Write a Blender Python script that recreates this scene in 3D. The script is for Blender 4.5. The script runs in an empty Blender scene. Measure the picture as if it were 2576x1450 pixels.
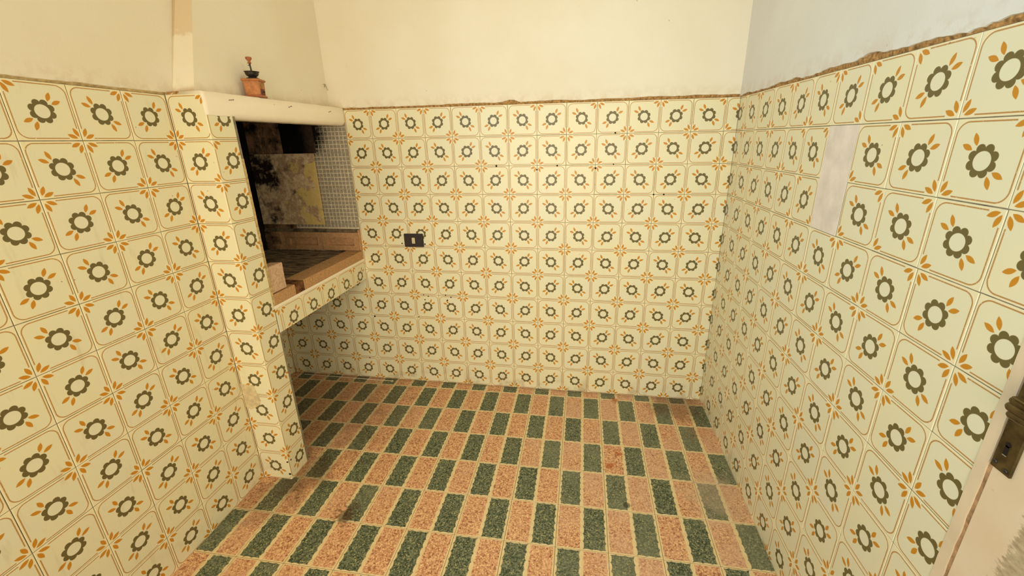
import bpy, bmesh, math, random
from mathutils import Matrix, Vector, noise
random.seed(7)
SC = bpy.context.scene
COL = SC.collection
# ---------------------------------------------------------------- camera
def rz(a): return Matrix.Rotation(a, 3, 'Z')
def rx(a): return Matrix.Rotation(a, 3, 'X')
cam_data = bpy.data.cameras.new('camera')
cam = bpy.data.objects.new('camera', cam_data)
COL.objects.link(cam)
cam_data.sensor_width = 36.0
cam_data.lens = 36.0*1057.18/2576
cam_data.shift_x = -15.99/2576
cam_data.shift_y = -20.29/2576
cam_data.clip_start = 0.02
M = (rz(0.16131) @ rx(1.24976) @ rz(-0.02024)).to_4x4()
M.translation = (1.30667, -2.26453, 1.47362)
cam.matrix_world = M
SC.camera = cam
# ---------------------------------------------------------------- light
SC.view_settings.view_transform = 'Standard'
SC.view_settings.look = 'None'
SC.view_settings.exposure = 0.0
SC.view_settings.gamma = 1.0
SC.view_settings.use_curve_mapping = False
world = bpy.data.worlds.new('world'); SC.world = world
world.use_nodes = True
world.node_tree.nodes['Background'].inputs[0].default_value = (0.75, 0.85, 1.0, 1)
world.node_tree.nodes['Background'].inputs[1].default_value = 0.3
def area(name, loc, target, sx, sy, power, color, spread=180):
    d = bpy.data.lights.new(name, 'AREA'); d.shape = 'RECTANGLE'; d.size = sx; d.size_y = sy
    d.energy = power; d.color = color; d.spread = math.radians(spread)
    o = bpy.data.objects.new(name, d); COL.objects.link(o)
    o.location = loc
    o.rotation_euler = (Vector(target)-Vector(loc)).to_track_quat('-Z', 'Y').to_euler()
    return o
def bulb(name, loc, r, power, color):
    d = bpy.data.lights.new(name, 'POINT'); d.shadow_soft_size = r; d.energy = power; d.color = color
    o = bpy.data.objects.new(name, d); COL.objects.link(o); o.location = loc
bulb('ceiling_lamp', (1.10, -1.05, 2.45), 0.22, 6.6, (1.0, 0.90, 0.66))
area('window_daylight', (-0.08, -2.45, 1.85), (2.0, -0.85, 1.40), 0.8, 1.2, 16, (0.38, 0.72, 1.0), 100)
area('doorway_daylight', (0.9, -3.22, 1.10), (1.15, 0, 0.66), 1.5, 1.8, 24, (1.0, 0.90, 0.70), 112)
area('side_fill', (1.93, -2.5, 1.3), (0.0, -0.35, 1.1), 0.8, 1.6, 11.5, (1.0, 0.91, 0.70), 120)  # unseen fill added at right rear to brighten faces turned that way

# ---------------------------------------------------------------- node helper
def lin(c):
    f = lambda v: v/12.92 if v <= .04045 else ((v+.055)/1.055)**2.4
    return tuple(f(x/255.0) for x in c[:3])
class E:                                   # tiny expression builder over math nodes
    nt = None
    def __init__(s, v): s.v = v
    @staticmethod
    def op(o, *a):
        n = E.nt.nodes.new('ShaderNodeMath'); n.operation = o
        for i, x in enumerate(a):
            if isinstance(x, E): x = x.v
            if isinstance(x, (int, float)): n.inputs[i].default_value = x
            else: E.nt.links.new(x, n.inputs[i])
        return E(n.outputs[0])
    def __add__(s, o): return E.op('ADD', s, o)
    __radd__ = __add__
    def __sub__(s, o): return E.op('SUBTRACT', s, o)
    def __rsub__(s, o): return E.op('SUBTRACT', o, s)
    def __mul__(s, o): return E.op('MULTIPLY', s, o)
    __rmul__ = __mul__
    def __truediv__(s, o): return E.op('DIVIDE', s, o)
def mn(a, b): return E.op('MINIMUM', a, b)
def mx(a, b): return E.op('MAXIMUM', a, b)
def ab(a): return E.op('ABSOLUTE', a)
def sq(a): return E.op('SQRT', a)
def fr(a): return E.op('FRACT', a)
def length2(a, b): return sq(a*a+b*b)
def below(d, w=0.004):                     # 1 where d < 0
    n = E.nt.nodes.new('ShaderNodeMapRange'); n.interpolation_type = 'LINEAR'
    E.nt.links.new(d.v, n.inputs['Value'])
    n.inputs['From Min'].default_value = w; n.inputs['From Max'].default_value = -w
    n.inputs['To Min'].default_value = 0; n.inputs['To Max'].default_value = 1
    n.clamp = True
    return E(n.outputs[0])
def ramp(v, a, b, lo=0.0, hi=1.0):
    n = E.nt.nodes.new('ShaderNodeMapRange')
    E.nt.links.new(v.v, n.inputs['Value'])
    n.inputs['From Min'].default_value = a; n.inputs['From Max'].default_value = b
    n.inputs['To Min'].default_value = lo; n.inputs['To Max'].default_value = hi
    return E(n.outputs[0])
def mixc(f, a, b):                         # colours: tuple or socket
    n = E.nt.nodes.new('ShaderNodeMix'); n.data_type = 'RGBA'
    if isinstance(f, E): E.nt.links.new(f.v, n.inputs[0])
    else: n.inputs[0].default_value = f
    for i, c in ((6, a), (7, b)):
        if isinstance(c, tuple): n.inputs[i].default_value = (*c, 1)
        else: E.nt.links.new(c, n.inputs[i])
    return n.outputs[2]
def coords(kind):
    n = E.nt.nodes.new('ShaderNodeTexCoord' if kind != 'Position' else 'ShaderNodeNewGeometry')
    return n.outputs[kind]
def xyz(vec):
    n = E.nt.nodes.new('ShaderNodeSeparateXYZ'); E.nt.links.new(vec, n.inputs[0])
    return [E(n.outputs[i]) for i in range(3)]
def noise_t(vec, scale, detail=3, rough=.55, lac=2.0, dist=0.0):
    n = E.nt.nodes.new('ShaderNodeTexNoise'); E.nt.links.new(vec, n.inputs['Vector'])
    n.inputs['Scale'].default_value = scale; n.inputs['Detail'].default_value = detail
    n.inputs['Roughness'].default_value = rough; n.inputs['Distortion'].default_value = dist
    return E(n.outputs[0])
def voro(vec, scale, out='Color', feature='F1', rnd=1.0):
    n = E.nt.nodes.new('ShaderNodeTexVoronoi'); n.feature = feature
    E.nt.links.new(vec, n.inputs['Vector'])
    n.inputs['Scale'].default_value = scale; n.inputs['Randomness'].default_value = rnd
    return n.outputs[out]
def objrand():
    n = E.nt.nodes.new('ShaderNodeObjectInfo'); return E(n.outputs['Random'])
def mapping(vec, scale=(1, 1, 1), rot=(0, 0, 0)):
    n = E.nt.nodes.new('ShaderNodeMapping'); E.nt.links.new(vec, n.inputs[0])
    n.inputs['Scale'].default_value = scale; n.inputs['Rotation'].default_value = rot
    return n.outputs[0]
def new_mat(name):
    m = bpy.data.materials.new(name); m.use_nodes = True
    E.nt = m.node_tree
    return m, m.node_tree.nodes['Principled BSDF']
def setc(b, c, rough=.6, metal=0, spec=.5):
    if isinstance(c, tuple): b.inputs['Base Color'].default_value = (*c, 1)
    else: E.nt.links.new(c, b.inputs['Base Color'])
    if isinstance(rough, E): E.nt.links.new(rough.v, b.inputs['Roughness'])
    else: b.inputs['Roughness'].default_value = rough
    b.inputs['Metallic'].default_value = metal
    b.inputs['Specular IOR Level'].default_value = spec
def bump(b, h, strength=.3, dist=.002):
    n = E.nt.nodes.new('ShaderNodeBump'); n.inputs['Strength'].default_value = strength
    n.inputs['Distance'].default_value = dist
    E.nt.links.new(h.v, n.inputs['Height']); E.nt.links.new(n.outputs[0], b.inputs['Normal'])
def near(P, p, r):                          # 0 at centre .. 1 at radius
    n = E.nt.nodes.new('ShaderNodeVectorMath'); n.operation = 'DISTANCE'
    E.nt.links.new(P, n.inputs[0]); n.inputs[1].default_value = p
    return E(n.outputs['Value'])/r

# ---------------------------------------------------------------- materials
S = 0.15
def mat_flower_tile():
    m, b = new_mat('printed_wall_tile')
    x, y, z = xyz(coords('Object'))
    x = x/S; y = y/S
    s = ab((x+y)*0.70711); t = ab((y-x)*0.70711)
    r = length2(x, y)
    # folded polar for the eight petals
    ang = E.op('ARCTAN2', y, x)
    a = E.op('FLOORED_MODULO', ang, math.pi/4)-math.pi/8
    px = r*E.op('COSINE', a)-0.147; py = r*E.op('SINE', a)
    petal = length2(px, py)-0.0615
    flower = mn(petal, mx(r-0.160, 0.110-r))
    flower = mx(flower, 0.1165-r)
    def lens(u, v, cu, cv, L, w):
        du = u-cu; dv = v-cv
        c_, s_ = math.cos(math.radians(22)), math.sin(math.radians(22))
        al = du*c_+dv*s_; ac = dv*c_-du*s_
        return ab(ac)-(1-(al*al)/(L*L))*w
    leaf = lens(s, t, .287, .066, .084, .035)
    q = 0.70711-t
    corner = lens(q, s, .160, .051, .088, .035)
    fx = ab(x)-(.458-.15); fy = ab(y)-(.458-.15)
    rb = length2(mx(fx, 0), mx(fy, 0))-.15+mn(mx(fx, fy), 0)
    line = ab(rb)-.0092
    pc = length2(q, s)
    line = mx(line, .222-pc)
    P = coords('Position')
    n1 = noise_t(P, 5, 3); n2 = noise_t(P, 45, 2)
    rnd = objrand()
    base = mixc(ramp(n1, .35, .65), lin((232, 222, 182)), lin((228, 221, 190)))
    edge = lin((238, 225, 184))
    c = mixc(below(rb, .01), edge, base)
    c = mixc(ramp(rnd, 0, 1, 0, .22), c, lin((226, 224, 186)))
    c = mixc(below(r-.116, .006)*0.7, c, lin((228, 222, 192)))
    wear = ramp(noise_t(P, 320, 2), .26, .36)
    c = mixc(below(line)*wear*.92, c, lin((178, 122, 48)))
    c = mixc(below(leaf), c, lin((202, 136, 34)))
    c = mixc(below(corner), c, lin((202, 136, 34)))
    c = mixc(below(flower), c, lin((108, 95, 54)))
    # small dark specks and faint grime
    v = E(voro(P, 26, 'Distance'))
    speck = below(v-.045, .02)*ramp(noise_t(P, 3.1, 1), .56, .62)
    c = mixc(speck*.75, c, lin((110, 85, 50)))
    sx, sy, sz = xyz(P)
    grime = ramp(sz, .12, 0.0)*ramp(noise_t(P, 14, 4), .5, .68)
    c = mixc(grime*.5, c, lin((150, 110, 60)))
    # brown streaks on the left wall
    st = ramp(noise_t(mapping(P, (1, 9, 1.6)), 4, 4), .60, .74)*below(sx+.1, .01)
    c = mixc(st*.16, c, lin((140, 105, 50)))
    setc(b, c, .34, 0, .35)
    bump(b, n2, .05, .001)
    return m
def mat_plain(name, col, rough=.7, metal=0, nscale=30, var=.12, bstr=.2, bdist=.001, spec=.4, detail=3):
    m, b = new_mat(name)
    P = coords('Position'); n = noise_t(P, nscale, detail)
    d = tuple(x*(1-var*2.2) for x in lin(col)); u = tuple(min(1, x*(1+var)) for x in lin(col))
    setc(b, mixc(ramp(n, .3, .7), d, u), rough, metal, spec)
    bump(b, n, bstr, bdist)
    return m
def mat_plaster(name='old_plaster', base=(236, 228, 208), dark=(230, 219, 194), strip=False, clean=False):
    m, b = new_mat(name)
    P = coords('Position')
    n1 = noise_t(P, 2.4, 4); n2 = noise_t(P, 22, 4, .6); n3 = noise_t(P, 160, 2)
    c = mixc(ramp(n1, .35, .7), lin(base), lin(dark))
    x, y, z = xyz(P)
    if strip:                               # tan unpainted part with a ragged lower edge
        zz = z+(noise_t(P, 26, 4)-.5)*.09
        c = mixc(ramp(zz, 1.836, 1.848), c, lin((216, 194, 158)))
        c = mixc(ramp(zz, 1.69, 1.66)*.6, c, lin((196, 158, 108)))
    elif not clean:
        dirt = ramp(z+(n2-.5)*.12, 1.72, 1.655)*ramp(n2, .46, .62)
        c = mixc(dirt*.35, c, lin((190, 150, 100)))
    v = E(voro(P, 11, 'Distance'))
    speck = below(v-.03, .012)*ramp(noise_t(P, 2.7, 1), .48, .55)
    c = mixc(speck*.55, c, lin((150, 128, 90)))
    pv = ramp(noise_t(P, 38, 5, .7), .66, .72)
    c = mixc(pv*(.08 if clean else .16), c, lin((205, 185, 145)))
    setc(b, c, .88, 0, .2)
    bump(b, n2*.7+n3*.3, .35, .003)
    return m
def mat_floor_tile():
    m, b = new_mat('terrazzo_tile')
    ox, oy, oz = xyz(coords('Object'))
    F = .1987
    x = ox/F+.5; y = oy/F+.5
    P = coords('Position'); X, Y, Z = xyz(P)
    w = (noise_t(P, 90, 2)-.5)*.012
    def bead(u, n):
        k = fr(u*n)*2-1
        return sq(mx(1-k*k, 0))
    by = bead(y+.02, 6); bx = bead(x+.03, 6)
    g = mn(mn(x-.020-.034*by+w, .484-.030*by-x+w), mn(y-.010-.022*bx+w, .990-.022*bx-y+w))
    p = mn(mn(x-.514-.022*by+w, .976-.012*by-x+w), mn(y-.016-.010*bx+w, .984-.010*bx-y+w))
    gm = below(g*-1, .004); pm = below(p*-1, .004)
    v1 = E(voro(P, 230, 'Distance')); vc = voro(P, 230, 'Color')
    r1, r2, r3 = xyz(vc)
    vb = voro(P, 150, 'Color'); q1, q2, q3 = xyz(vb)
    green = mixc(ramp(r1, .1, .9), lin((50, 62, 46)), lin((132, 138, 110)))
    green = mixc(ramp(r2, .90, .93), green, lin((176, 170, 118)))
    green = mixc(ramp(q1, .5, .9)*.4, green, lin((60, 70, 48)))
    pink = mixc(ramp(r1, .1, .9), lin((190, 130, 92)), lin((236, 188, 144)))
    pink = mixc(ramp(q2, .88, .92)*.8, pink, lin((150, 92, 60)))
    pink = mixc(ramp(r3, .92, .95), pink, lin((244, 206, 150)))
    n1 = noise_t(P, 7, 4, .6); rnd = objrand()
    dust = ramp(n1*.6+noise_t(P, 55, 4, .7)*.4+(rnd-.5)*.26+ramp(X, .6, 2.0, -.05, .10), .50, .68)
    green = mixc(dust*.42, green, lin((140, 140, 112)))
    pink = mixc(dust*.40, pink, lin((214, 178, 150)))
    cream = mixc(ramp(noise_t(P, 60, 3), .3, .7), lin((224, 198, 144)), lin((238, 216, 170)))
    c = mixc(gm, cream, green)
    c = mixc(pm, c, pink)
    # dirt that is worn into the floor: soot beside the fireplace, rust and burns
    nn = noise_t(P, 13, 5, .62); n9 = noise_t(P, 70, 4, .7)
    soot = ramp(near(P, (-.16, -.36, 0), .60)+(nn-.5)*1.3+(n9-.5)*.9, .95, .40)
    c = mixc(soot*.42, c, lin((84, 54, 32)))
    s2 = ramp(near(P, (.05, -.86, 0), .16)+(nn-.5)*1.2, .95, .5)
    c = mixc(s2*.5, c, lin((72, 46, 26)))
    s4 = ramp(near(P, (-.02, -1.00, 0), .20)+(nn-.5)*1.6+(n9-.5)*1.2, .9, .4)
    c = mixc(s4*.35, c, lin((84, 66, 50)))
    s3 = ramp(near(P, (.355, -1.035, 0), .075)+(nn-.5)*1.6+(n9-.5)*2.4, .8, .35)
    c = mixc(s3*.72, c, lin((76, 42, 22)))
    s5 = below(near(P, (.332, -1.012, 0), .010)-1, .15)
    c = mixc(s5, c, lin((222, 170, 130)))
    for (px_, py_, rr, k) in ((1.514, -.07, .035, .75), (1.505, -.523, .03, .8), (1.464, -.607, .038, .75), (1.93, -.30, .09, .22), (1.72, -.17, .05, .2)):
        sk = ramp(near(P, (px_, py_, 0), rr)+(nn-.5)*2.2+(n9-.5)*3.2, .8, .2)
        c = mixc(sk*k, c, lin((176, 84, 30)))
    s6 = ramp(near(P, (1.86, -.07, 0), .2)+(nn-.5)*1.3, .9, .5)
    c = mixc(s6*.5, c, lin((86, 58, 32)))
    s7 = below(near(P, (1.518, -.83, 0), .014)+(nn-.5)-1, .2)
    c = mixc(s7*.7, c, lin((50, 46, 30)))
    s8 = ramp(near(P, (1.9, -.72, 0), .2)+(nn-.5)*1.5, .85, .4)
    c = mixc(s8*.42, c, lin((200, 176, 148)))
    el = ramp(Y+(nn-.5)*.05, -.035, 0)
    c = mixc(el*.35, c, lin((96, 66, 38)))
    setc(b, c, .5, 0, .3)
    bump(b, v1, .08, .0006)
    return m
def mat_soot(name, light, dark, amount=.5, scale=9, yel=None, gradient=None):
    m, b = new_mat(name)
    P = coords('Position'); X, Y, Z = xyz(P)
    n = noise_t(P, scale, 6, .68); n2 = noise_t(P, scale*5, 4, .65)
    c = mixc(ramp(n2, .3, .7), lin(light), tuple(v*.6 for v in lin(light)))
    if yel:
        c = mixc(ramp(noise_t(P, scale*1.1+1, 3, .5), .50, .53), c, lin(yel))
    k = n
    if gradient: k = n*.55+gradient(X, Y, Z)
    c = mixc(ramp(k, amount, amount+.22), c, lin(dark))
    setc(b, c, .9, 0, .15)
    bump(b, n*.5+n2*.5, .8, .004)
    return m
def mat_hearth():
    m, b = new_mat('ash_covered_brick')
    P = coords('Position')
    n = noise_t(mapping(P, (.45, 2.2, 1)), 26, 5, .65); n2 = noise_t(mapping(P, (.25, 3, 1)), 60, 4, .7)
    c = mixc(ramp(n, .35, .65), lin((56, 46, 36)), lin((138, 118, 92)))
    c = mixc(ramp(n2, .62, .70)*.55, c, lin((176, 160, 128)))
    setc(b, c, .92, 0, .15); bump(b, n2, .7, .004)
    return m
def mat_board():
    m, b = new_mat('peeling_board')
    P = coords('Position'); X, Y, Z = xyz(P)
    n = noise_t(P, 13, 6, .68); n2 = noise_t(P, 60, 4, .65); n3 = noise_t(P, 9, 4, .55, dist=.4)
    c = mixc(ramp(n2, .3, .7), lin((166, 136, 102)), lin((222, 196, 160)))
    c = mixc(ramp(n, .49, .54)*.6, c, lin((150, 116, 86)))
    rim = mn(mn(X*-1-.205, 1.4255-Z), Z-1.0245)
    ye = ramp(n3+ramp(X, -.44, -.26, -.14, .035)+ramp(rim, .028, .0, 0, .09), .545, .56)
    c = mixc(ye*.85, c, lin((206, 178, 108)))
    k = noise_t(P, 8, 6, .72)+ramp(X, -.36, -.60, 0, .13)+ramp(Z, 1.15, 1.02, 0, -.06)+ramp(Z, 1.2, 1.4, 0, .07)*ramp(X, -.4, -.5)
    c = mixc(ramp(k, .58, .70), c, lin((34, 25, 19)))
    w = ramp(noise_t(P, 24, 5, .7), .60, .66)*ramp(X, -.36, -.42)
    c = mixc(w*.45, c, lin((176, 160, 140)))
    setc(b, c, .9, 0, .15); bump(b, n*.5+n2*.5, .8, .004)
    return m
M_TILE = mat_flower_tile()
M_GROUT = mat_plain('tile_grout', (140, 130, 106), .9, 0, 40, .2)
M_PLASTER = mat_plaster()
M_COOL_LIT = mat_plaster('cool_lit_plaster', (228, 226, 218), (220, 216, 206))  # right wall: part of the cool skylight is put into this whiter tint
M_STRIP = mat_plaster('stained_plaster', (232, 222, 198), (228, 216, 188), True)
M_SMOOTH = mat_plaster('lintel_plaster', (248, 236, 214), (244, 230, 204), False, True)
M_MORTAR = mat_plain('brown_mortar', (182, 138, 82), .95, 0, 90, .3, .8, .003)
M_PATCH = mat_plain('grey_mortar_patch', (214, 194, 150), .95, 0, 60, .12, .8, .003)
M_WPATCH = mat_plain('pale_filler', (232, 218, 202), .9, 0, 18, .06, .3, .002)
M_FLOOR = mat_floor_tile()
M_FGROUT = mat_plain('floor_joint', (70, 48, 28), .95, 0, 50, .3)
M_BLACK = mat_soot('thick_soot', (38, 30, 24), (7, 5, 4), .36, 7)
M_BRICK = mat_soot('orange_brick', (206, 160, 112), (120, 84, 54), .64, 18)
M_SBRICK = mat_soot('scorched_brick', (196, 150, 106), (26, 18, 13), .43, 13, None, lambda X, Y, Z: ramp(X, -.22, -.62, 0, .32)+ramp(Z, .95, .99, 0, .05))
M_PBRICK = mat_soot('pale_brick', (222, 184, 150), (70, 46, 32), .70, 22)
M_HEARTH = mat_hearth()
M_BOARD = mat_board()
M_RECESS = mat_soot('scorched_render', (150, 116, 86), (10, 8, 6), .42, 13)
M_MOSB = mat_soot('mosaic_joint', (226, 208, 174), (12, 9, 8), .64, 12, None, lambda X, Y, Z: ramp(X, -.03, -.19, 0, .62)*ramp(Z, 1.32, 1.50, .22, 1)+ramp(Z, 1.08, 1.0, 0, .12))
M_MOSS = mat_soot('mosaic_square', (166, 154, 134), (20, 16, 14), .58, 40, None, lambda X, Y, Z: ramp(X, -.03, -.19, 0, .62)*ramp(Z, 1.32, 1.50, .22, 1)+ramp(Z, 1.08, 1.0, 0, .12))
M_WOOD = mat_plain('orange_wood', (188, 118, 62), .5, 0, 60, .18, .15, .0005, .5)
M_KNOB = mat_plain('red_brown_wood', (164, 92, 52), .4, 0, 60, .15, .1, .0005, .5)
M_IRON = mat_plain('dark_iron', (72, 66, 60), .45, .6, 80, .25, .2, .0005, .5)
M_DRAWER = mat_plain('maroon_label', (104, 48, 44), .6, 0, 60, .1)
M_BADGE = mat_plain('worn_brass_badge', (176, 140, 70), .5, .3, 300, .3)
M_PLASTIC = mat_plain('brown_black_plastic', (44, 34, 30), .42, 0, 60, .15, .05, .0005, .5)
M_CREAM = mat_plain('cream_plastic', (226, 210, 168), .5, 0, 60, .05)
M_HOLE = mat_plain('dark_hole', (40, 26, 14), .95, 0, 60, .3)
M_NAIL = mat_plain('rusty_nail', (96, 76, 54), .6, .5, 90, .25)
M_ROD = mat_plain('pale_steel', (238, 226, 196), .35, .1, 60, .05)
M_DOOR = mat_plain('painted_door', (226, 204, 170), .55, 0, 9, .05, .1, .001)
M_BRONZE = mat_plain('aged_bronze', (104, 88, 52), .42, .65, 45, .28, .25, .0008, .5, 5)
M_RIM = mat_plain('bright_edge', (206, 196, 176), .35, .5, 60, .1)
def mat_door():
    m, b = new_mat('peeling_door_paint')
    P = coords('Position'); X, Y, Z = xyz(P)
    n = noise_t(mapping(P, (1, 1.0, 2.2), (.6, 0, 0)), 60, 5, .7)
    c = mixc(ramp(noise_t(P, 9, 3), .3, .7), lin((232, 211, 180)), lin((224, 200, 164)))
    ed = Y+(n-.5)*.05+ramp(Z, 1.0, .7, .012, -.012)
    c = mixc(ramp(ed, -1.630, -1.637), c, mixc(ramp(n, .35, .65), lin((168, 148, 118)), lin((204, 186, 150))))
    v = E(voro(P, 34, 'Distance'))
    c = mixc(below(v-.10, .03)*ramp(noise_t(P, 20, 1), .50, .55)*.8, c, lin((150, 118, 80)))
    setc(b, c, .5, 0, .4); bump(b, n, .25, .0015)
    return m
M_DOORP = mat_door()

# ---------------------------------------------------------------- object helpers
def link(name, mesh, parent=None, kind=None, label=None, cat=None, group=None, mw=None):
    o = bpy.data.objects.new(name, mesh); COL.objects.link(o)
    if parent: o.parent = parent
    if mw is not None: o.matrix_basis = mw
    if kind: o['kind'] = kind
    if label: o['label'] = label
    if cat: o['category'] = cat
    if group: o['group'] = group
    return o
def mesh_from(name, bm, mats, smooth=False):
    me = bpy.data.meshes.new(name); bm.normal_update(); bm.to_mesh(me); bm.free()
    for m in (mats if isinstance(mats, (list, tuple)) else [mats]): me.materials.append(m)
    if smooth:
        for p in me.polygons: p.use_smooth = True
    return me
def box(bm, x0, y0, z0, x1, y1, z1, mi=0, bevel=0):
    vs = [bm.verts.new((x, y, z)) for x in (x0, x1) for y in (y0, y1) for z in (z0, z1)]
    fs = []
    for a in ((0, 1, 3, 2), (4, 6, 7, 5), (0, 4, 5, 1), (2, 3, 7, 6), (0, 2, 6, 4), (1, 5, 7, 3)):
        f = bm.faces.new([vs[i] for i in a]); f.material_index = mi; fs.append(f)
    if bevel:
        es = list({e for f in fs for e in f.edges})
        bmesh.ops.bevel(bm, geom=es, offset=bevel, segments=1, affect='EDGES', profile=.5)
    return vs
def prism(bm, pts, n, d):                   # polygon pts (3D) extruded by vector n*d
    n = Vector(n)*d
    a = [bm.verts.new(p) for p in pts]; c = [bm.verts.new(Vector(p)+n) for p in pts]
    bm.faces.new(a); bm.faces.new(c[::-1])
    k = len(pts)
    for i in range(k): bm.faces.new((a[i], c[i], c[(i+1) % k], a[(i+1) % k]))
def lathe(bm, prof, seg=20, axis='Z', org=(0, 0, 0), mi=0):
    rings = []
    for r, h in prof:
        ring = []
        for i in range(seg):
            t = 2*math.pi*i/seg
            if axis == 'Z': p = (r*math.cos(t), r*math.sin(t), h)
            elif axis == 'X': p = (h, r*math.cos(t), r*math.sin(t))
            else: p = (r*math.cos(t), h, r*math.sin(t))
            ring.append(bm.verts.new(Vector(org)+Vector(p)))
        rings.append(ring)
    for a, b_ in zip(rings, rings[1:]):
        for i in range(seg):
            f = bm.faces.new((a[i], a[(i+1) % seg], b_[(i+1) % seg], b_[i])); f.material_index = mi
    for ring in (rings[0], rings[-1]):
        f = bm.faces.new(ring); f.material_index = mi
    bmesh.ops.recalc_face_normals(bm, faces=bm.faces)
def tube(bm, pts, r, seg=8):
    pts = [Vector(p) for p in pts]; rings = []
    for i, p in enumerate(pts):
        d = (pts[min(i+1, len(pts)-1)]-pts[max(i-1, 0)]).normalized()
        up = Vector((0, 0, 1)) if abs(d.z) < .9 else Vector((1, 0, 0))
        u = d.cross(up).normalized(); v = d.cross(u).normalized()
        rr = r[i] if isinstance(r, (list, tuple)) else r
        rings.append([bm.verts.new(p+(u*math.cos(2*math.pi*k/seg)+v*math.sin(2*math.pi*k/seg))*rr) for k in range(seg)])
    for a, b_ in zip(rings, rings[1:]):
        for k in range(seg): bm.faces.new((a[k], a[(k+1) % seg], b_[(k+1) % seg], b_[k]))
    bm.faces.new(rings[0]); bm.faces.new(rings[-1])
    bmesh.ops.recalc_face_normals(bm, faces=bm.faces)
def frame(origin, u, v):                    # placement with local x=u, y=v, z=u x v (out of the wall)
    u = Vector(u); v = Vector(v); n = u.cross(v)
    m = Matrix((u, v, n)).transposed().to_4x4(); m.translation = origin
    return m

# ---------------------------------------------------------------- glazed wall tiles
GAP = .0010; TH = .006; BEV = .0009
tile_meshes = {}
def tile_mesh(x0, x1, y0, y1, mat=None, th=TH, gap=GAP, bev=BEV, size=S):
    key = (round(x0, 3), round(x1, 3), round(y0, 3), round(y1, 3), mat.name if mat else '', th)
    if key in tile_meshes: return tile_meshes[key]
    bm = bmesh.new()
    X0, X1, Y0, Y1 = x0*size+gap, x1*size-gap, y0*size+gap, y1*size-gap
    back = [bm.verts.new(p) for p in ((X0, Y0, -th), (X1, Y0, -th), (X1, Y1, -th), (X0, Y1, -th))]
    mid = [bm.verts.new(p) for p in ((X0, Y0, -bev), (X1, Y0, -bev), (X1, Y1, -bev), (X0, Y1, -bev))]
    fro = [bm.verts.new(p) for p in ((X0+bev, Y0+bev, 0), (X1-bev, Y0+bev, 0), (X1-bev, Y1-bev, 0), (X0+bev, Y1-bev, 0))]
    for a, b_ in ((back, mid), (mid, fro)):
        for i in range(4): bm.faces.new((a[i], a[(i+1) % 4], b_[(i+1) % 4], b_[i]))
    bm.faces.new(fro); bm.faces.new(back[::-1])
    tile_meshes[key] = mesh_from('tile', bm, mat or M_TILE)
    return tile_meshes[key]
Z0 = -.0036
def wall_tile(parent, origin, u, col, row, typ, c0=0., c1=1., r0=0., r1=1., dx=0., vtop=None, su=1.):
    """origin: point on the wall plane at column 0, z=0; col,row in tiles (row 0 = top row);
       c0..c1, r0..r1: the part of the tile that is there, 0..1 from its left and bottom."""
    u = Vector(u); v = Vector((0, 0, 1))
    cx = (col+.5)*S+dx; cz = (vtop-S/2) if vtop is not None else (11-row-.5)*S+Z0
    jx, jz = random.uniform(-.0003, .0003), random.uniform(-.0003, .0003)
    o = Vector(origin)+u*(cx+jx)+v*(cz+jz)
    n = u.cross(v)
    o += n*random.uniform(-.0004, .0004)
    if typ == 'A':
        me = tile_mesh(c0-.5, c1-.5, r0-.5, r1-.5); mw = frame(o, u, v)
    else:
        me = tile_mesh(r0-.5, r1-.5, .5-c1, .5-c0); mw = frame(o, v, -u)
    if su != 1.: mw = Matrix.Translation(o) @ Matrix.Scale(su, 4, u) @ Matrix.Translation(-o) @ mw
    tilt = Matrix.Rotation(math.radians(random.uniform(-.22, .22)), 4, 'X') @ Matrix.Rotation(math.radians(random.uniform(-.22, .22)), 4, 'Y')
    return link('wall_tile', me, parent, mw=mw @ tilt)
def ragged_sheet(bm, p0, u, L, z_low, z_top, n, front, thick, amp=.006, step=.012, seed=0.0, bits=()):
    """plaster skin in front of the wall with a chipped lower edge"""
    u = Vector(u); n = Vector(n); k = max(2, int(L/step)); low = []
    for i in range(k+1):
        s = L*i/k
        a = noise.noise(Vector((s*9+seed, seed, 0)))*amp+noise.noise(Vector((s*45+seed, 3+seed, 0)))*amp*.5
        for (c, w, h) in bits:
            if abs(s-c) < w: a += h*(1-abs(s-c)/w)*(1+.5*noise.noise(Vector((s*60, seed, 1))))
        low.append((s, (z_low(s) if callable(z_low) else z_low)+a))
    P = [Vector(p0)+u*s for s, _ in low]
    fr_ = []; bk = []; tf = []; tb = []
    for p, (s, zl) in zip(P, low):
        fr_.append(bm.verts.new(p+n*front+Vector((0, 0, zl+.002)))); bk.append(bm.verts.new(p+n*(front-thick)+Vector((0, 0, zl))))
        tf.append(bm.verts.new(p+n*front+Vector((0, 0, z_top)))); tb.append(bm.verts.new(p+n*(front-thick)+Vector((0, 0, z_top))))
    for i in range(k):
        bm.faces.new((fr_[i], fr_[i+1], tf[i+1], tf[i])); bm.faces.new((bk[i+1], bk[i], tb[i], tb[i+1]))
        bm.faces.new((bk[i], bk[i+1], fr_[i+1], fr_[i])); bm.faces.new((tf[i], tf[i+1], tb[i+1], tb[i]))
    bm.faces.new((fr_[0], tf[0], tb[0], bk[0])); bm.faces.new((bk[-1], tb[-1], tf[-1], fr_[-1]))
    bmesh.ops.recalc_face_normals(bm, faces=bm.faces)
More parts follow.
